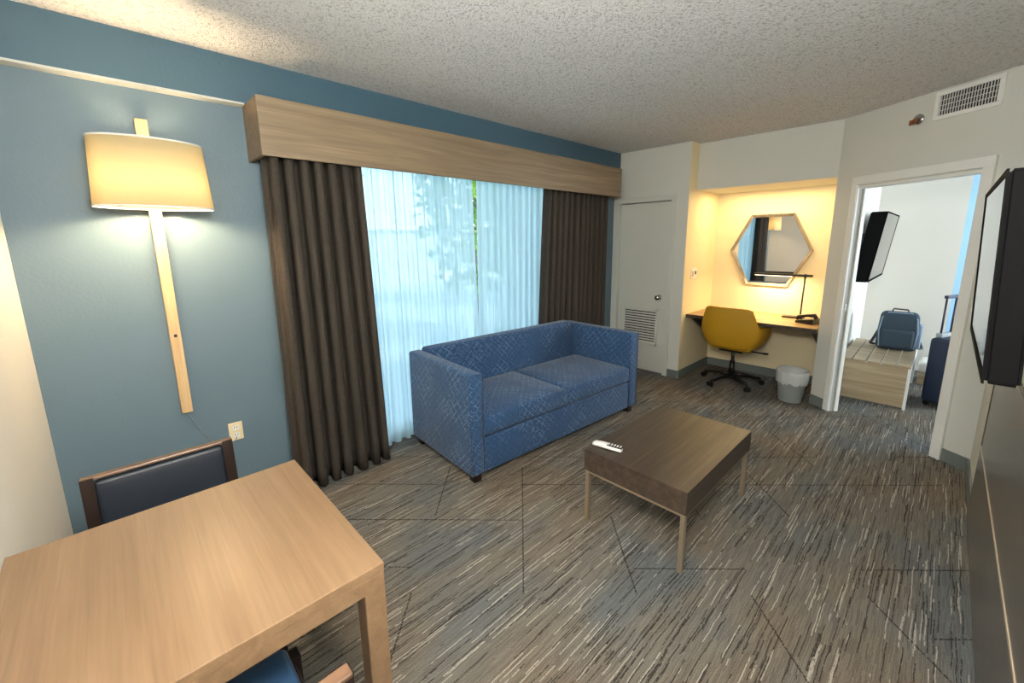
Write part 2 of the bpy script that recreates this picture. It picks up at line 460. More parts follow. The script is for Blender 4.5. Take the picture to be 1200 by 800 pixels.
# closet door
d = thing('door_1', 'pale grey closet door with a louvred vent low down', 'door', (XC, 0, 0), kind='structure')
w = bmesh.new(); cw = .055
box(w, -.018, -.0005, DY0 - cw, DY0 + .004, 0, DZ - .0045, bev=.003); box(w, -.018, -.0005, DY1 - .004, DY1 + cw, 0, DZ - .0045, bev=.003)
box(w, -.018, -.0005, DY0 - cw, DY1 + cw, DZ - .004, DZ + cw, bev=.003)
box(w, 0, .1, DY0, DY0 + .006, 0, DZ); box(w, 0, .1, DY1 - .006, DY1, 0, DZ)
o = obj('door_frame', w, M['door'], d)
obj('door_panel', B(.012, .045, DY0 + .015, DY1 - .012, .012, DZ - .014, bev=.002), M['door'], d)
w = bmesh.new(); vy0, vy1, vz0, vz1 = 2.30, 2.77, .335, .79
box(w, .0, .012, vy0, vy1, vz1 - .03, vz1, bev=.002); box(w, .0, .012, vy0, vy1, vz0, vz0 + .03, bev=.002)
box(w, .0, .012, vy0, vy0 + .03, vz0, vz1, bev=.002); box(w, .0, .012, vy1 - .03, vy1, vz0, vz1, bev=.002)
lv = obj('louvre_vent', w, M['door'], d)
obj('vent_shade_plate', B(.0085, .0118, vy0 + .03, vy1 - .03, vz0 + .03, vz1 - .03), M['dark'], lv)  # dark plate painted as the shade behind the blades
w = bmesh.new(); ns = 13
for k in range(ns):
    z = vz0 + .038 + k * (vz1 - vz0 - .07) / (ns - 1)
    box(w, -.0105, .0105, vy0 + .03, vy1 - .03, -.0014, .0014, mat=Matrix.Translation((.002, 0, z)) @ Matrix.Rotation(R(-52), 4, 'Y'))
obj('louvre_blades', w, M['door'], lv)
w = bmesh.new()
rot = Matrix.Translation((.012, 2.300, .93)) @ Matrix.Rotation(R(-90), 4, 'Y')
b = bmesh.new(); lathe(b, [(0.0001, 0), (.032, 0), (.032, .008), (.012, .012), (.012, .035), (.026, .045), (.03, .058), (.024, .07), (.0001, .074)], seg=24); merge(w, b, rot)
obj('door_knob', w, M['chrome'], d, smooth=True)

# the window: frame + panes
wf = bmesh.new(); fy0, fy1, ft = 3.0, 3.06, .05
box(wf, WX0, WX0 + ft, fy0, fy1, WZ0, WZ1); box(wf, WX1 - ft, WX1, fy0, fy1, WZ0, WZ1)
box(wf, WX0, WX1, fy0, fy1, WZ0, WZ0 + ft); box(wf, WX0, WX1, fy0, fy1, WZ1 - ft, WZ1)
win = thing('window_1', 'wide floor length window behind sheer curtains', 'window', kind='structure')
obj('window_frame', wf, M['whitep'], win)
obj('pane', B(WX0 + ft, WX1 - ft, 3.026, 3.032, WZ0 + ft, WZ1 - ft), M['glass'], win)

# dark panelling on the right wall, with tan inlay
pn = thing('wall_panel', 'dark laminate wall panelling with a thin tan inlay under the near television', 'wall panel', (0, YR, 0))
w = bmesh.new(); box(w, XL, 3.40, 0.0005, .018, .0, 1.0, bev=.002)
obj('panel_board', w, M['panel'], pn)
w = bmesh.new(); box(w, XL, 3.375, .0165, .0205, .441, .453); 
obj('inlay_strip', w, M['strip'], pn)
w = bmesh.new(); box(w, 3.363, 3.375, .0165, .0205, .453, .995)
obj('edge_strip', w, M['coffee'], pn)

# ------------------------------------------------------------------ valance, curtains
v = thing('valance', 'long pale wood valance box over the wide window', 'valance', (0, 0, 0))
VX0, VX1, VY = .672, 4.27, 2.65
obj('front_board', B(VX0, VX1, VY, VY + .022, 2.075, 2.382, bev=.002), M['valance'], v)
obj('end_board', B(VX0, VX0 + .022, VY + .022, YW, 2.075, 2.382, bev=.002), M['valance'], v)
obj('end_board', B(VX1 - .022, VX1, VY + .022, YW, 2.075, 2.382, bev=.002), M['valance'], v)
obj('top_board', B(VX0 + .022, VX1 - .022, VY + .022, 2.874, 2.36, 2.380), M['valance'], v)

def curtain(name, xt0, xt1, xb0, xb1, yt, yb, amp_t, amp_b, lam_n, z0, z1, mat, label, cat, group, seed=0, thick=.004, nz=22, irregular=.35, sharp=1.0):
    rnd = random.Random(seed)
    bm = bmesh.new(); nx = lam_n * 14
    ph = [rnd.uniform(-irregular, irregular) for _ in range(lam_n + 2)]
    am = [rnd.uniform(.7, 1.2) for _ in range(lam_n + 2)]
    grid = []
    for j in range(nz + 1):
        t = j / nz; z = z1 + (z0 - z1) * t; row = []
        for i in range(nx + 1):
            s_ = i / nx * lam_n; k = int(min(s_, lam_n - 1e-6)); f = s_ - k
            a = am[k] * (1 - f) + am[k + 1] * f; p = ph[k] * (1 - f) + ph[k + 1] * f
            amp = (amp_t + (amp_b - amp_t) * t) * a
            th = 2 * PI * s_ + p * (1 + t) * 1.6
            c = math.cos(th); c = math.copysign(abs(c) ** sharp, c)
            x = (xt0 + (xt1 - xt0) * i / nx) * (1 - t) + (xb0 + (xb1 - xb0) * i / nx) * t + amp * .45 * math.sin(2 * th) * .5
            y = yt + (yb - yt) * t + amp * c + .006 * math.sin(3.1 * t + k * 1.7)
            row.append(bm.verts.new((x, y, z)))
        grid.append(row)
    for j in range(nz):
        for i in range(nx):
            f = bm.faces.new((grid[j][i], grid[j][i + 1], grid[j + 1][i + 1], grid[j + 1][i])); f.smooth = True
    o = obj(name, bm, mat)
    if thick:
        m = o.modifiers.new('Solidify', 'SOLIDIFY'); m.thickness = thick; m.offset = 0
    return tag(o, label, cat, group)
curtain('drape_curtain', .705, 1.275, .69, 1.335, 2.765, 2.735, .052, .058, 7, .02, 2.30, M['drape'], 'dark brown drape hanging at the left end of the window, nearer the wall lamp', 'curtain', 'dark brown drapes', 3)
curtain('drape_curtain', 3.17, 4.24, 3.06, 4.235, 2.80, 2.80, .037, .040, 12, .02, 2.30, M['drape'], 'dark brown drape hanging at the far end of the window, beside the closet door', 'curtain', 'dark brown drapes', 5)
curtain('sheer_curtain', .95, 2.315, .95, 2.36, 2.888, 2.888, .024, .027, 17, .025, 2.32, M['sheer'], 'white sheer curtain panel behind the near half of the sofa', 'curtain', 'white sheer curtains', 8, thick=0)
curtain('sheer_curtain', 2.375, 4.20, 2.365, 4.20, 2.888, 2.888, .024, .027, 22, .025, 2.32, M['sheer'], 'white sheer curtain panel between the middle gap and the far brown drape', 'curtain', 'white sheer curtains', 9, thick=0)

# ------------------------------------------------------------------ wall lamp
lp = thing('wall_lamp', 'wall lamp with oval cream shade on a long wooden slat', 'lamp', (.205, 2.92, 0))
obj('slat', B(-.025, .025, -.018, .03, .655, 2.225, bev=.003), M['slat'], lp)
sh = bmesh.new(); cy = -.165
lathe(sh, [(.232, 1.778), (.214, 2.09), (.211, 2.09), (.229, 1.778)], (0, cy, 0), 64, 1.0, .62, closed=True)
s_ = obj('lamp_shade', sh, M['shade'], lp, smooth=True)
rm = bmesh.new(); lathe(rm, [(.2335, 1.776), (.2335, 1.784), (.2285, 1.784), (.2285, 1.776)], (0, cy, 0), 64, 1.0, .62, closed=True)
obj('shade_rim', rm, M['whitep'], s_); rm = bmesh.new()
lathe(rm, [(.2155, 2.085), (.2155, 2.093), (.2105, 2.093), (.2105, 2.085)], (0, cy, 0), 64, 1.0, .62, closed=True)

obj('shade_rim', rm, M['whitep'], s_)
ar = bmesh.new(); tube(ar, [(0, -.015, 1.95), (0, cy, 1.95)], .009); tube(ar, [(-.085, cy, 1.95), (.085, cy, 1.95)], .007, 10); tube(ar, [(-.085, cy, 1.895), (-.085, cy, 1.96)], .016, 16); tube(ar, [(.085, cy, 1.895), (.085, cy, 1.96)], .016, 16)
tube(ar, [(-.207, cy, 2.06), (.207, cy, 2.06)], .003, 8); tube(ar, [(0, cy, 1.95), (0, cy, 2.06)], .003, 8)
obj('arm', ar, M['metaltan'], lp)
for bx in (-.085, .085):
    bl = bmesh.new(); bmesh.ops.create_uvsphere(bl, u_segments=20, v_segments=12, radius=.03, matrix=Matrix.Translation((bx, cy, 1.868)))
    obj('bulb', bl, M['bulb'], lp, smooth=True)
obj('switch', B(-.007, .007, -.024, -.017, 1.098, 1.114, bev=.002), M['black'], lp)
cd = bmesh.new(); tube(cd, [(.0, .015, .66), (.01, .01, .62), (.03, .012, .56), (.055, .012, .50), (.09, .012, .44), (.135, .012, .40), (.185, .012, .385), (.212, .012, .40), (.216, .010, .422)], .0028, 8)
obj('cord', cd, M['cordblue'], lp)
ot = thing('wall_outlet', 'cream wall outlet on the blue wall below the lamp', 'outlet', (.425, YW, .452))
obj('cover_plate', B(-.037, .037, -.007, -.0005, -.058, .058, bev=.003), M['cream'], ot)
so = bmesh.new(); box(so, -.017, .017, -.009, -.006, .008, .04, bev=.003); box(so, -.017, .017, -.009, -.006, -.04, -.008, bev=.003)
k_ = obj('socket', so, M['whitep'], ot)
for z in (.026, -.022):
    sl = bmesh.new(); box(sl, -.008, -.005, -.0095, -.0085, z - .005, z + .006); box(sl, .005, .008, -.0095, -.0085, z - .005, z + .006)
    obj('slot', sl, M['dark'], k_)

# ------------------------------------------------------------------ dining table and chairs
TX0, TX1, TY0, TY1 = -.322, .426, .956, 1.713
t = thing('dining_table', 'square light oak dining table against the left wall', 'table', (0, 0, 0))
obj('tabletop', B(TX0, TX1, TY0, TY1, .722, .75, bev=.0025), M['table'], t)
for a in ((TX0 + .05, TX1 - .055, TY0 + .001, TY0 + .024), (TX0 + .05, TX1 - .055, TY1 - .024, TY1 - .001), (TX0 + .001, TX0 + .024, TY0 + .05, TY1 - .05), (TX1 - .024, TX1 - .001, TY0 + .055, TY1 - .055)):
    obj('apron', B(*a, .678, .722, bev=.001), M['table_x'] if False else M['slat'] if False else M['table'], t)
lg = .058
for x in (TX0 + .001, TX1 - .001 - lg):
    for y in (TY0 + .001, TY1 - .001 - lg):
        obj('leg', B(x, x + lg, y, y + lg, 0, .722, bev=.003), M['legwood'] if 'legwood' in M else M['table'], t)

def dining_chair(loc, rz, label, sc=1.0):
    """faces +y in its own frame"""
    c = thing('dining_chair', label, 'chair', loc, rz, 'dining chairs at the oak table')
    hw = .222
    obj('seat', cushion(-hw + .012, hw - .012, -.175, .232, .425, .475, .02, .012), M['seatblue'], c)
    fr = bmesh.new()
    box(fr, -hw, -hw + .02, -.19, .20, .375, .425, bev=.003); box(fr, hw - .02, hw, -.19, .20, .375, .425, bev=.003)
    box(fr, -hw + .02, hw - .02, .19, .21, .375, .425, bev=.003); box(fr, -hw + .02, hw - .02, -.20, -.18, .375, .425, bev=.003)
    obj('seat_frame', fr, M['darkwood'], c)
    for s in (-1, 1):
        b = bmesh.new()
        x0, x1 = (s * hw - .018, s * hw + .018)
        box(b, x0, x1, .20, .24, 0, .44, bev=.004)
        obj('leg', b, M['darkwood'], c)
    for s in (-1, 1):
        b = bmesh.new(); x = s * (hw - .016)
        prism(b, [(-.17, .0), (-.21, .0), (-.225, .40), (-.262, .80), (-.232, .80), (-.19, .40)], 'X', x - .018, x + .018)
        obj('leg', b, M['darkwood'], c)
    # upholstered back between the posts, slightly raked
    def rake(bm):
        for v_ in bm.verts: v_.co.y -= (v_.co.z - .40) * .095
    b = cushion(-hw + .034, hw - .034, -.222, -.188, .50, .785, .012, 0)
    rake(b); obj('backrest', b, M['navy'], c)
    b = B(-hw, hw, -.226, -.196, .790, .801, bev=.003); rake(b)
    obj('top_rail', b, M['rail'], c)
    b = B(-hw + .034, hw - .034, -.216, -.196, .47, .50, bev=.003); rake(b)
    obj('lower_rail', b, M['darkwood'], c)
    return c
dining_chair((.043, 1.745, 0), PI, 'navy dining chair between the oak table and the blue wall')
dining_chair((.005, .945, 0), 0, 'blue seated dining chair tucked under the near side of the oak table')

# ------------------------------------------------------------------ sofa
sf = thing('sofa', 'blue patterned two seat sofa in front of the sheer curtains', 'sofa', (2.503, 2.360, 0), R(-3.3))
L2, D2, AW, HT = .945, .420, .105, .765
def softbox(x0, x1, y0, y1, z0, z1, r):
    bm = B(x0, x1, y0, y1, z0, z1, bev=r, seg=4)
    for f in bm.faces: f.smooth = True
    return bm
obj('arm', softbox(-L2, -L2 + AW, -D2, D2, .055, HT, .022), M['sofa'], sf)
obj('arm', softbox(L2 - AW, L2, -D2, D2, .055, HT, .022), M['sofa'], sf)
bk = softbox(-L2 + AW + .001, L2 - AW - .001, D2 - .17, D2, .06, HT + .02, .03)
for v_ in bk.verts:
    if v_.co.y < D2 - .1: v_.co.y += .04 * (v_.co.z - .45) / .3 if v_.co.z > .45 else 0
obj('backrest', bk, M['sofa'], sf)
obj('base', softbox(-L2 + AW + .001, L2 - AW - .001, -D2 + .012, D2 - .15, .055, .30, .01), M['sofa'], sf)
for sx in (-1, 1):
    xo = sx * (L2 - .004)
    pz = bmesh.new(); tube(pz, [(sx * L2, -D2 + .004, .07), (sx * L2, -D2 + .004, HT - .02), (sx * (L2 - .01), -D2 + .004, HT - .005), (sx * (L2 - AW + .01), -D2 + .004, HT - .005), (sx * (L2 - AW), -D2 + .004, HT - .02), (sx * (L2 - AW), -D2 + .004, .07)], .005, 8)
    obj('piping', pz, M['sofa'], sf)
for k, (x0, x1) in enumerate(((-L2 + AW + .004, -.004), (.004, L2 - AW - .004))):
    obj('seat_cushion', cushion(x0, x1, -D2 + .004, D2 - .17, .315, .445, .022, .02), M['sofa'], sf)
for x in (-L2 + .06, L2 - .06):
    for y in (-D2 + .05, D2 - .06):
        b = bmesh.new(); box(b, x - .03, x + .03, y - .03, y + .03, 0, .06, bev=.004)
        obj('leg', b, M['darkwood'], sf)

# ------------------------------------------------------------------ coffee table + remote
CX0, CX1, CY0, CY1, CZT = 1.79, 2.70, .70, 1.288, .44
ct = thing('coffee_table', 'brown wood coffee table with thin metal legs in front of the sofa', 'coffee table', (0, 0, 0))
obj('tabletop', B(CX0, CX1, CY0, CY1, .318, CZT, bev=.0025), M['coffee'], ct)
fr = bmesh.new(); q = .02
box(fr, CX0 + .006, CX1 - .006, CY0 + .006, CY0 + .006 + q, .303, .318); box(fr, CX0 + .006, CX1 - .006, CY1 - .006 - q, CY1 - .006, .303, .318)
box(fr, CX0 + .006, CX0 + .006 + q, CY0 + .006 + q, CY1 - .006 - q, .303, .318); box(fr, CX1 - .006 - q, CX1 - .006, CY0 + .006 + q, CY1 - .006 - q, .303, .318)
obj('frame', fr, M['metaltan'], ct)
for x in (CX0 + .006, CX1 - .006 - .024):
    for y in (CY0 + .006, CY1 - .006 - .024):
        obj('leg', B(x, x + .024, y, y + .024, 0, .3028, bev=.002), M['metaltan'], ct)
rc = thing('remote_control', 'white remote control lying on the coffee table', 'remote control', (1.893, 1.205, CZT + .001), R(102))
b = bmesh.new()
secs = [(-.085, .016, .014), (-.075, .024, .022), (-.03, .027, .026), (.03, .026, .026), (.072, .024, .024), (.085, .016, .016)]
rings = []
for x, hw, ht in secs:
    rings.append([b.verts.new((x, hw * math.cos(2 * PI * k / 16), max(0, ht * .5 + ht * .5 * math.copysign(abs(math.sin(2 * PI * k / 16)) ** .7, math.sin(2 * PI * k / 16))))) for k in range(16)])
for p, r_ in zip(rings, rings[1:]):
    for k in range(16): f = b.faces.new((p[k], p[(k + 1) % 16], r_[(k + 1) % 16], r_[k])); f.smooth = True
b.faces.new(rings[0][::-1]); b.faces.new(rings[-1])
obj('body', b, M['whitep'], rc)
b = bmesh.new(); box(b, -.088, -.002, -.019, .019, .0215, .0268, bev=.002)
kp = obj('keypad', b, M['black'], rc)
b = bmesh.new()
for i in range(5):
    for j in (-1, 0, 1): box(b, -.082 + i * .017, -.073 + i * .017, j * .009 - .003, j * .009 + .003, .0266, .0284, bev=.001)
obj('button', b, M['whitep'], kp)

# ------------------------------------------------------------------ alcove : desk, mirror, lamp, phone, chair, bin, switch
dk = thing('desk', 'wooden built in desk spanning the lit alcove', 'desk', (0, 0, 0))
obj('desktop', B(4.725, XA - .001, A_.y + .004, YC - .002, .715, .75, bev=.002), M['desk'], dk)
obj('edge_band', B(4.719, 4.725, A_.y + .004, YC - .002, .713, .751, bev=.001), M['coffee'], dk)
obj('rear_rail', B(XA - .02, XA - .001, A_.y + .02, YC - .004, .60, .715), M['desk'], dk)
for y in (A_.y + .03, YC - .045):
    b = bmesh.new(); prism(b, [(4.76, .714), (XA - .021, .714), (XA - .021, .42), (XA - .06, .42)], 'Y', y, y + .03) if False else None
    A2 = [(4.78, .714), (XA - .021, .714), (XA - .021, .40), (XA - .07, .40)]
    prism(b, A2, 'Y', y, y + .025)
    obj('bracket', b, M['black'], dk)
mr = thing('mirror', 'hexagonal wood framed mirror on the alcove wall above the desk', 'mirror', (XA, 0, 0))
hexa = [(1.628, 1.868), (1.217, 1.874), (1.008, 1.481), (1.22, 1.062), (1.652, 1.062), (1.82, 1.466)]
hexa = [(1.63, 1.872), (1.205, 1.872), (1.0, 1.467), (1.205, 1.062), (1.63, 1.062), (1.83, 1.467)]
hc = (sum(p[0] for p in hexa) / 6, sum(p[1] for p in hexa) / 6)
def hx(k, f): return (hc[0] + (hexa[k % 6][0] - hc[0]) * f, hc[1] + (hexa[k % 6][1] - hc[1]) * f)
b = bmesh.new()
lv_ = [(1.0, -.001), (1.0, -.03), (.985, -.034), (.915, -.014), (.915, -.001)]
rings = [[b.verts.new((x, *hx(k, f))) for k in range(6)] for f, x in lv_]
for i in range(5):
    p, r_ = rings[i], rings[(i + 1) % 5]
    for k in range(6): b.faces.new((p[k], p[(k + 1) % 6], r_[(k + 1) % 6], r_[k]))
obj('frame', b, M['mframe'], mr)
b = bmesh.new(); prism(b, [hx(k, .916) for k in range(6)], 'X', -.012, -.004)
obj('mirror_glass', b, M['mirror'], mr)
dl = thing('desk_lamp', 'black desk lamp with a long flat head on the alcove desk', 'lamp', (5.265, 1.075, .751))
b = bmesh.new(); box(b, -.05, .05, -.09, .105, 0, .018, bev=.004)
obj('base', b, M['black'], dl)
b = bmesh.new(); tube(b, [(0, -.055, .018), (0, -.06, .455)], .008, 12); tube(b, [(0, -.06, .44), (0, -.06, .475)], .013, 16)
obj('pole', b, M['black'], dl)
b = bmesh.new(); box(b, -.022, .022, -.125, .425, .447, .470, bev=.005)
hd = obj('lamp_head', b, M['black'], dl)
obj('diffuser', B(-.014, .014, .06, .415, .4445, .4475), emit('led_glow', (1, .78, .46, 1), 6), hd)
ph = thing('telephone', 'dark desk telephone at the right end of the alcove desk', 'telephone', (5.03, .895, .751), R(70))
b = bmesh.new(); prism(b, [(-.08, 0), (.09, 0), (.09, .022), (-.08, .055)], 'Y', -.075, .075)
obj('base', b, M['black'], ph)
b = bmesh.new(); tube(b, [(-.095, .045, .062), (-.075, .045, .09), (0, .045, .082), (.075, .045, .062), (.095, .045, .034)], [.02, .021, .014, .018, .017], 12)
obj('handset', b, M['black'], ph)
b = bmesh.new()
for i in range(4):
    for j in range(3): box(b, -.03 + i * .025, -.014 + i * .025, -.055 + j * .024, -.038 + j * .024, .040 - i * .005, .048 - i * .005, bev=.001)
obj('keypad', b, M['bin'], ph)
sw = thing('light_switch', 'light switch plate on the alcove side wall', 'switch', (4.86, YC, 1.21))
obj('cover_plate', B(-.075, .075, -.007, -.0005, -.06, .06, bev=.003), M['whitep'], sw)
b = bmesh.new(); box(b, -.05, -.02, -.012, -.006, -.03, .03, bev=.002)
obj('rocker', b, M['strip'], sw)
b = bmesh.new(); box(b, .018, .046, -.012, -.006, -.012, .028, bev=.002)
obj('sensor', b, M['dark'], sw)

oc = thing('desk_chair', 'mustard yellow swivel chair at the alcove desk', 'chair', (4.885, 1.53, 0), R(-1))
# tub shell, open towards +x
b = bmesh.new(); na, nzz = 40, 12; TT = .028
def shell_pt(a, t, off):
    # a: angle from the back (0) to +-1 ; t: 0 bottom .. 1 top
    th = PI + a * R(112)
    q = min(1, max(0, (abs(a) - .325) / .15)); q = q * q * (3 - 2 * q)
    top = .885 - .195 * q - .03 * max(0, abs(a) - .5)
    bot = .425 + .01 * abs(a)
    z = bot + (top - bot) * t
    r = (.205 + .085 * (math.sin(min(1, t * 1.25) * PI / 2) ** .8)) - off
    sqx = 1.0; ry = 1.10
    c, s = math.cos(th), math.sin(th)
    p = 3.6
    k = (abs(c) ** p + abs(s) ** p) ** (-1 / p)
    return Vector((r * k * c * sqx + .02, r * k * s * ry, z))
outer = [[b.verts.new(shell_pt(-1 + 2 * i / na, j / nzz, 0)) for i in range(na + 1)] for j in range(nzz + 1)]
inner = [[b.verts.new(shell_pt(-1 + 2 * i / na, j / nzz, TT)) for i in range(na + 1)] for j in range(nzz + 1)]
for j in range(nzz):
    for i in range(na):
        f = b.faces.new((outer[j][i], outer[j][i + 1], outer[j + 1][i + 1], outer[j + 1][i])); f.smooth = True
        f = b.faces.new((inner[j][i], inner[j + 1][i], inner[j + 1][i + 1], inner[j][i + 1])); f.smooth = True
for i in range(na):
    f = b.faces.new((outer[nzz][i], outer[nzz][i + 1], inner[nzz][i + 1], inner[nzz][i])); f.smooth = True
    f = b.faces.new((outer[0][i], inner[0][i], inner[0][i + 1], outer[0][i + 1])); f.smooth = True
for j in range(nzz):
    for i in (0, na): b.faces.new((outer[j][i], outer[j + 1][i], inner[j + 1][i], inner[j][i]))
obj('backrest', b, M['mustard'], oc)
b = cushion(-.16, .27, -.215, .215, .405, .50, .035, .015)
obj('seat', b, M['mustard_in'], oc)
b = bmesh.new(); box(b, -.10, .14, -.12, .12, .375, .405, bev=.01); tube(b, [(0.02, -.1, .39), (.04, -.30, .385)], .008, 8)
box(b, .02, .07, -.33, -.28, .378, .392, bev=.004)
obj('mechanism', b, M['black'], oc)
b = bmesh.new(); tube(b, [(0, 0, .09), (0, 0, .26)], .027, 20); tube(b, [(0, 0, .26), (0, 0, .38)], .016, 16)
obj('gas_column', b, M['black'], oc)
for k in range(5):
    a = R(72 * k + 10 + 4)
    ca, sa = math.cos(a), math.sin(a)
    b = bmesh.new()
    tube(b, [(0.01 * ca, .01 * sa, .105), (.12 * ca, .12 * sa, .10), (.29 * ca, .29 * sa, .075)], [.026, .021, .014], 12)
    lg_ = obj('leg', b, M['black'], oc)
    b = bmesh.new(); px, py = .295 * ca, .295 * sa
    tube(b, [(px, py, .08), (px, py, .05)], .008, 10)
    for s in (-1, 1):
        tube(b, [(px - sa * .008 * s + .012 * ca, py + ca * .008 * s + .012 * sa, .0285), (px - sa * .024 * s + .012 * ca, py + ca * .024 * s + .012 * sa, .0285)], .028, 20)
    obj('caster', b, M['black'], lg_)

bn = thing('waste_bin', 'grey waste bin with a white plastic liner under the desk', 'bin', (4.745, .925, 0))
b = bmesh.new(); lathe(b, [(.0001, .004), (.096, .0), (.100, .004), (.128, .285), (.134, .292), (.131, .298), (.122, .288), (.095, .01), (.0001, .008)], seg=40)
obj('bin_body', b, M['bin'], bn, smooth=True)
b = bmesh.new(); rr = random.Random(4)
wob = [rr.uniform(-1, 1) for _ in range(64)]
rings = []
for r_, z, wv in ((.103, .06, 0), (.121, .285, .002), (.134, .315, .004), (.141, .305, .006), (.140, .27, .006), (.136, .20, .008), (.134, .185, .010)):
    rings.append([b.verts.new(((r_ + wv * wob[k] * .5) * math.cos(2 * PI * k / 64), (r_ + wv * wob[k] * .5) * math.sin(2 * PI * k / 64), z + wv * 1.5 * wob[(k * 7) % 64])) for k in range(64)])
for p, q_ in zip(rings, rings[1:]):
    for k in range(64): f = b.faces.new((p[k], p[(k + 1) % 64], q_[(k + 1) % 64], q_[k])); f.smooth = True
bmesh.ops.translate(b, verts=b.verts[:], vec=(0, 0, .006))
obj('bin_liner', b, M['liner'], bn)

# ------------------------------------------------------------------ on the angled wall: vent and sprinkler
vt = angled(thing('air_vent', 'white framed air vent high on the angled wall', 'vent'))
vx0, vx1, vz0, vz1 = .70, 1.08, 2.415, 2.605; fw = .028
b = bmesh.new()
box(b, vx0, vx1, -.014, -.0005, vz1 - fw, vz1, bev=.003); box(b, vx0, vx1, -.014, -.0005, vz0, vz0 + fw, bev=.003)
box(b, vx0, vx0 + fw, -.014, -.0005, vz0 + fw, vz1 - fw, bev=.003); box(b, vx1 - fw, vx1, -.014, -.0005, vz0 + fw, vz1 - fw, bev=.003)
obj('frame', b, M['trim'], vt)
obj('duct_shade_plate', B(vx0 + fw, vx1 - fw, -.003, -.0008, vz0 + fw, vz1 - fw), M['dark'], vt)  # flat dark sheet painted as the shade behind the slats
for k in range(20):
    x = vx0 + fw + .010 + k * (vx1 - vx0 - 2 * fw - .02) / 19
    b = bmesh.new(); box(b, -.0015, .0015, -.006, .006, vz0 + fw, vz1 - fw, mat=Matrix.Translation((x, -.0095, 0)) @ Matrix.Rotation(R(20), 4, 'Z'))
    obj('slat', b, M['whitep'], vt)
b = bmesh.new()
for k in range(1, 4):
    z = vz0 + fw + k * (vz1 - vz0 - 2 * fw) / 4
    box(b, vx0 + fw, vx1 - fw, -.0045, -.003, z - .002, z + .002)
obj('cross_bar', b, M['whitep'], vt)
sp = angled(thing('fire_sprinkler', 'small fire sprinkler head on the angled wall left of the air vent', 'sprinkler'))
m_ = Matrix.Translation((.60, 0, 2.455)) @ Matrix.Rotation(R(90), 4, 'X')
b = bmesh.new(); q_ = bmesh.new(); lathe(q_, [(.0001, .0005), (.038, .0005), (.038, .006), (.028, .012), (.012, .014), (.0001, .014)], seg=28); merge(b, q_, m_)
obj('escutcheon', b, M['chrome'], sp, smooth=True)
b = bmesh.new(); tube(b, [(.60, -.012, 2.455), (.60, -.045, 2.445)], .011, 14); box(b, .58, .62, -.058, -.05, 2.415, 2.45, bev=.002); tube(b, [(.60, -.045, 2.446), (.60, -.055, 2.425)], .006, 10)
obj('nozzle', b, M['copper'], sp)

# ------------------------------------------------------------------ televisions
def television(name, label, x0, x1, yb, yt, z0, z1, ywall, side, thick, plate):
    """screen faces side*y ; yb/yt screen-plane y at bottom/top"""
    c = thing(name, label, 'television')
    s = side
    b = bmesh.new(); prism(b, [(yb - s * .001, z0), (yt - s * .001, z1), (yt - s * thick, z1), (yb - s * thick, z0)], 'X', x0, x1)
    bmesh.ops.bevel(b, geom=b.edges[:], offset=.008, segments=3, affect='EDGES')
    obj('body', b, M['bezel'], c)
    def py(z): return yb + (yt - yb) * (z - z0) / (z1 - z0)
    e = .013; t_ = .004
    def tilt(bm):
        for v_ in bm.verts: v_.co.y = py(v_.co.z) + s * v_.co.y
        return bm
    b = bmesh.new()
    box(b, x0, x1, -.001, t_, z1 - e, z1); box(b, x0, x1, -.001, t_, z0, z0 + e + .008)
    box(b, x0, x0 + e, -.001, t_, z0 + e + .008, z1 - e); box(b, x1 - e, x1, -.001, t_, z0 + e + .008, z1 - e)
    obj('bezel', tilt(b), M['bezel'], c)
    obj('screen', tilt(B(x0 + e, x1 - e, -.001, .0012, z0 + e + .008, z1 - e)), M['gloss'], c)
    b = bmesh.new(); xm = (x0 + x1) / 2; zm = (z0 + z1) / 2; yk = py(zm) - s * (thick - .004)
    box(b, xm - .2, xm + .2, min(ywall + s * .001, ywall + s * .02), max(ywall + s * .001, ywall + s * .02), zm - .14, zm + .14, bev=.003)
    box(b, xm - .04, xm + .04, min(ywall + s * .02, yk), max(ywall + s * .02, yk), zm - .05, zm + .05, bev=.003)
    mt = obj('wall_mount', b, M['black'], c)
    return c
television('wall_television', 'black wall television at the right edge above the dark panelling', 1.64, 2.60, -.108, -.079, 1.212, 1.765, YR, 1, .065, False)
television('bedroom_television', 'black television on the bedroom wall seen through the doorway', 5.2, 6.4, .503, .43, 1.175, 1.835, .66, -1, .12, True)

# ------------------------------------------------------------------ bedroom things
bc = thing('luggage_bench', 'low wooden luggage bench with slatted top just inside the bedroom', 'bench', (5.18, 0, 0))
by0, by1, bx1 = .10, .64, 1.10
obj('end_panel', B(0, .022, by0 + .022, by1, 0.02, .40, bev=.002), M['bench'], bc)
obj('back_panel', B(.022, bx1, by1 - .02, by1, .02, .40, bev=.002), M['bench'], bc)
for x in (0, bx1 - .03):
    obj('leg', B(x, x + .03, by0, by0 + .022, 0, .40, bev=.002), M['whitep'], bc)
obj('leg', B(bx1 - .03, bx1, by1 - .045, by1 - .021, 0, .40, bev=.002), M['whitep'], bc)
obj('rail', B(.03, bx1 - .03, by0 + .002, by0 + .02, .34, .40, bev=.002), M['whitep'], bc)
ns = 5; sw_ = (by1 - by0) / ns
for k in range(ns):
    obj('slat', B(-.006, bx1, by0 + k * sw_ + .004, by0 + (k + 1) * sw_ - .006, .402, .425, bev=.003), M['bench'], bc)
bp = thing('backpack', 'slate blue backpack standing on the luggage bench', 'backpack', (5.93, .27, .426), R(4))
b = cushion(-.09, .09, -.165, .165, .0, .40, .05, .0)
for v_ in b.verts:
    k = (v_.co.z / .4); v_.co.y *= 1.0 - .10 * k * k; v_.co.x *= 1.06 - .25 * k
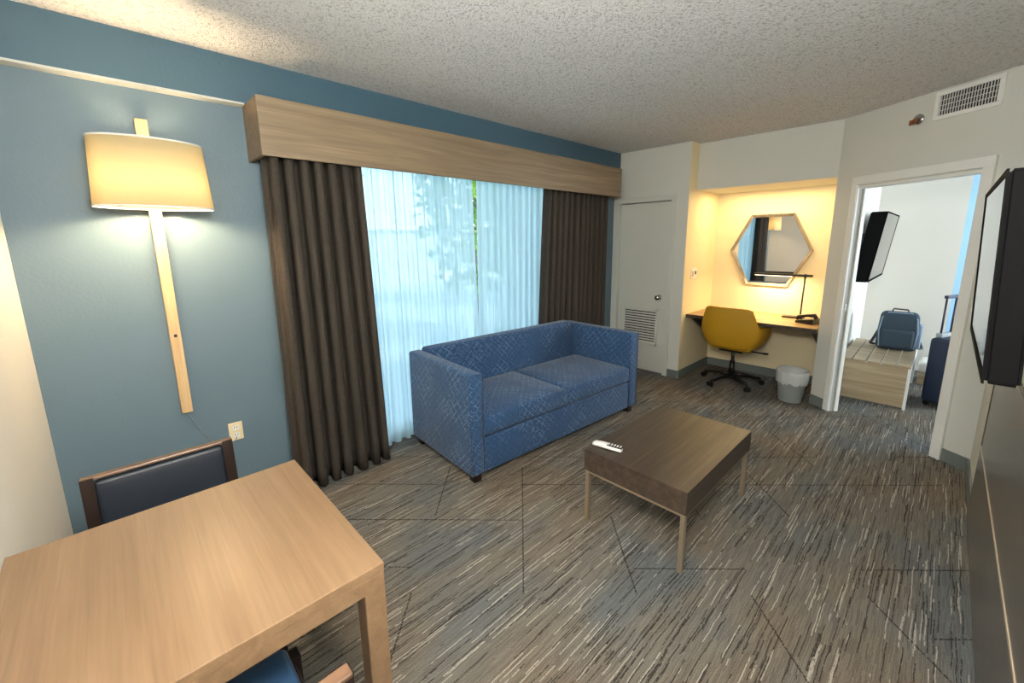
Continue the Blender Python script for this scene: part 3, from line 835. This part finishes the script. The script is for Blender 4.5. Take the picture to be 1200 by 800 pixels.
obj('body', b, M['bluebag'], bp)
b = cushion(-.125, -.075, -.125, .125, .03, .22, .02, 0); obj('front_pocket', b, M['bluebag'], bp)
b = bmesh.new(); tube(b, [(-.09, -.135, .03), (-.085, -.150, .2), (-.07, -.135, .34), (-.05, -.09, .395), (-.05, .09, .395), (-.07, .135, .34), (-.085, .150, .2), (-.09, .135, .03)], .006, 8)
obj('zip', b, M['bagside'], bp)
b = cushion(-.05, .06, -.185, -.150, .03, .28, .014, 0); obj('side_panel', b, M['bagside'], bp)
b = bmesh.new(); tube(b, [(0, -.07, .385), (-.005, -.055, .425), (-.005, .055, .43), (0, .07, .385)], .008, 10); obj('handle', b, M['coffee'], bp)
for s in (-1, 1):
    b = bmesh.new(); tube(b, [(.07, s * .09, .34), (.13, s * .12, .24), (.14, s * .17, .10), (.05, s * .205, .025), (.0, s * .17, .03)], [.016, .02, .018, .014, .01], 10)
    obj('strap', b, M['black'], bp)
su = thing('suitcase', 'navy upright suitcase with raised handle in the bedroom doorway', 'suitcase', (5.62, -.165, 0), R(-23))
b = softbox(-.19, .19, -.12, .12, .045, .665, .03); obj('body', b, M['case'], su)
b = softbox(-.15, .15, -.142, -.115, .09, .40, .012); obj('front_pocket', b, M['case'], su)
b = bmesh.new(); tube(b, [(-.186, -.05, .06), (-.194, -.05, .1), (-.194, -.05, .62), (-.17, -.05, .668), (.17, -.05, .668), (.194, -.05, .62), (.194, -.05, .1)], .006, 8); obj('zip', b, M['bin'], su)
b = bmesh.new()
for x in (-.08, .08): tube(b, [(x, .095, .64), (x, .095, 1.04)], .008, 10)
box(b, -.098, .098, .08, .112, 1.03, 1.06, bev=.008)
obj('handle', b, M['gunmetal'], su)
b = bmesh.new(); box(b, -.11, .11, .07, .12, .66, .70, bev=.008); obj('handle_socket', b, M['bin'], su)
for x in (-.15, .15):
    for y in (-.085, .085):
        b = bmesh.new(); tube(b, [(x - .011, y, .024), (x + .011, y, .024)], .023, 18); box(b, x - .016, x + .016, y - .014, y + .014, .03, .05)
        obj('wheel', b, M['black'], su)
tu = thing('ottoman', 'low white topped ottoman behind the navy suitcase', 'ottoman', (6.42, -.10, 0))
obj('base', B(-.15, .15, -.17, .17, .0, .13, bev=.004), M['bench'], tu)
obj('cushion', cushion(-.155, .155, -.175, .175, .13, .25, .03, .015), M['whitep'], tu)

# ------------------------------------------------------------------ outside the window
o = struct('ground_terrace', B(-14, 24, 3.1, 34, -.25, -.1), M['paving'], 'pale paved ground outside the window', 'ground')
def tree(x, y, hgt, rad, mat, label, n=900, seed=1, leaf=.16, low=.35):
    rnd = random.Random(seed)
    t_ = thing('garden_tree', label, 'tree', (x, y, -.1), 0, 'trees outside the window')
    b = bmesh.new(); tube(b, [(0, 0, 0), (.05, .03, hgt * .4), (-.04, .05, hgt * .75), (0, 0, hgt * .95)], [.12, .09, .05, .02], 10)
    for k in range(7):
        a = k * 2.4; z = hgt * (.35 + .08 * k)
        tube(b, [(0, 0, z), (rad * .4 * math.cos(a), rad * .4 * math.sin(a), z + .3), (rad * .75 * math.cos(a), rad * .75 * math.sin(a), z + .5)], [.04, .025, .01], 6)
    obj('trunk', b, M['bark'], t_)
    b = bmesh.new()
    for _ in range(n):
        while True:
            p = Vector((rnd.uniform(-1, 1), rnd.uniform(-1, 1), rnd.uniform(-1, 1)))
            if .15 < p.length < 1: break
        c = Vector((p.x * rad, p.y * rad, hgt * (low + (1 - low) * (.5 + .5 * p.z))))
        q = Quaternion((rnd.gauss(0, 1), rnd.gauss(0, 1), rnd.gauss(0, 1), rnd.gauss(0, 1))).normalized()
        s = leaf * rnd.uniform(.7, 1.3)
        vs = [b.verts.new(c + q @ Vector(v_)) for v_ in ((-s, 0, 0), (-.3 * s, .35 * s, .05 * s), (s, 0, 0), (-.3 * s, -.35 * s, .05 * s))]
        b.faces.new(vs)
    obj('foliage', b, mat, t_)['kind'] = 'stuff'
tree(4.6, 5.6, 4.6, 1.1, M['leaf1'], 'bright green tree outside behind the gap between the sheers', 1500, 2, .15, .15)
tree(1.3, 6.0, 4.2, 1.3, M['leaf2'], 'darker tree outside the left end of the window', 1300, 3, .17, .1)
tree(8.5, 8.0, 5.5, 1.6, M['leaf2'], 'tall tree outside beyond the far brown drape', 1300, 4, .2, .2)
gw = thing('garden_wall', 'pale garden wall far outside the window', 'wall', (0, 0, 0))
obj('wall_body', B(-8, 22, 15.0, 15.3, -.1, 2.0), M['stucco'], gw)
obj('coping', B(-8, 22, 14.95, 15.35, 2.0, 2.08, bev=.01), M['paving'], gw)

# ------------------------------------------------------------------ lights
def light(name, kind, loc, energy, color, rot=(0, 0, 0), **kw):
    l = bpy.data.lights.new(name, kind); l.energy = energy; l.color = color
    for k, v_ in kw.items():
        if k not in ('portal',): setattr(l, k, v_)
    o = bpy.data.objects.new(name, l); COL.objects.link(o); o.location = loc; o.rotation_euler = rot
    if kw.get('portal'): l.cycles.is_portal = True
    return o
for bx in (-.085, .085):
    light('wall_lamp_light', 'POINT', (.205 + bx, 2.746, 1.868), 52, (1, .71, .40), shadow_soft_size=.035)
light('desk_lamp_light', 'AREA', (5.265, 1.31, 1.19), 5.5, (1, .72, .36), shape='RECTANGLE', size=.03, size_y=.34)
light('alcove_light', 'AREA', (5.12, 1.4, 2.12), 9, (1, .74, .38), shape='RECTANGLE', size=.3, size_y=.9)
light('bedroom_daylight', 'AREA', (6.55, -3.0, 1.5), 72, (.86, .94, 1.0), rot=(R(90), 0, 0), shape='RECTANGLE', size=1.8, size_y=1.3)
light('window_portal', 'AREA', (2.6, 3.14, 1.2), 1, (1, 1, 1), rot=(R(-90), 0, 0), shape='RECTANGLE', size=3.24, size_y=2.28, portal=True)
light('room_fill_light', 'POINT', (.18, .12, 2.02), 112, (1, .97, .92), shadow_soft_size=.2)  # added fill light near the camera, no fixture belongs to it
light('sun', 'SUN', (0, -5, 12), 9.0, (1, .95, .85), rot=(R(42), 0, R(25)), angle=R(.6))
W = bpy.data.worlds.new('World'); SC.world = W; W.use_nodes = True
nt = W.node_tree; bg = nt.nodes['Background']
tc = nt.nodes.new('ShaderNodeTexCoord'); sp_ = nt.nodes.new('ShaderNodeSeparateXYZ'); nt.links.new(tc.outputs['Generated'], sp_.inputs[0])
rp = nt.nodes.new('ShaderNodeValToRGB'); nt.links.new(sp_.outputs[2], rp.inputs[0])
rp.color_ramp.elements[0].position = 0; rp.color_ramp.elements[0].color = (.80, .92, 1, 1)
rp.color_ramp.elements[1].position = .7; rp.color_ramp.elements[1].color = (.50, .72, 1, 1)
nt.links.new(rp.outputs[0], bg.inputs[0]); bg.inputs[1].default_value = 4.9

# ------------------------------------------------------------------ camera
yaw, pitch, roll, fpx = R(46.23), R(10.52), R(-.6), 485.8
f = Vector((math.cos(yaw) * math.cos(pitch), math.sin(yaw) * math.cos(pitch), -math.sin(pitch)))
rt = Vector((math.sin(yaw), -math.cos(yaw), 0)); up = rt.cross(f)
r2 = math.cos(roll) * rt + math.sin(roll) * up; u2 = -math.sin(roll) * rt + math.cos(roll) * up
cam = bpy.data.cameras.new('camera'); co = bpy.data.objects.new('camera', cam); COL.objects.link(co)
co.matrix_world = Matrix(((r2.x, u2.x, -f.x, 0), (r2.y, u2.y, -f.y, 0), (r2.z, u2.z, -f.z, 1.6), (0, 0, 0, 1)))
cam.sensor_width = 36; cam.lens = 36 * fpx / 1200; cam.shift_y = -27.3 / 1200; cam.clip_start = .02
SC.camera = co
SC.view_settings.view_transform = 'Standard'; SC.view_settings.look = 'None'
SC.view_settings.gamma = 1; SC.view_settings.exposure = 0.68; SC.view_settings.use_curve_mapping = False
SC.cycles.use_denoising = True
SC.cycles.max_bounces = 10; SC.cycles.diffuse_bounces = 5; SC.cycles.transparent_max_bounces = 12
SC.cycles.sample_clamp_indirect = 6
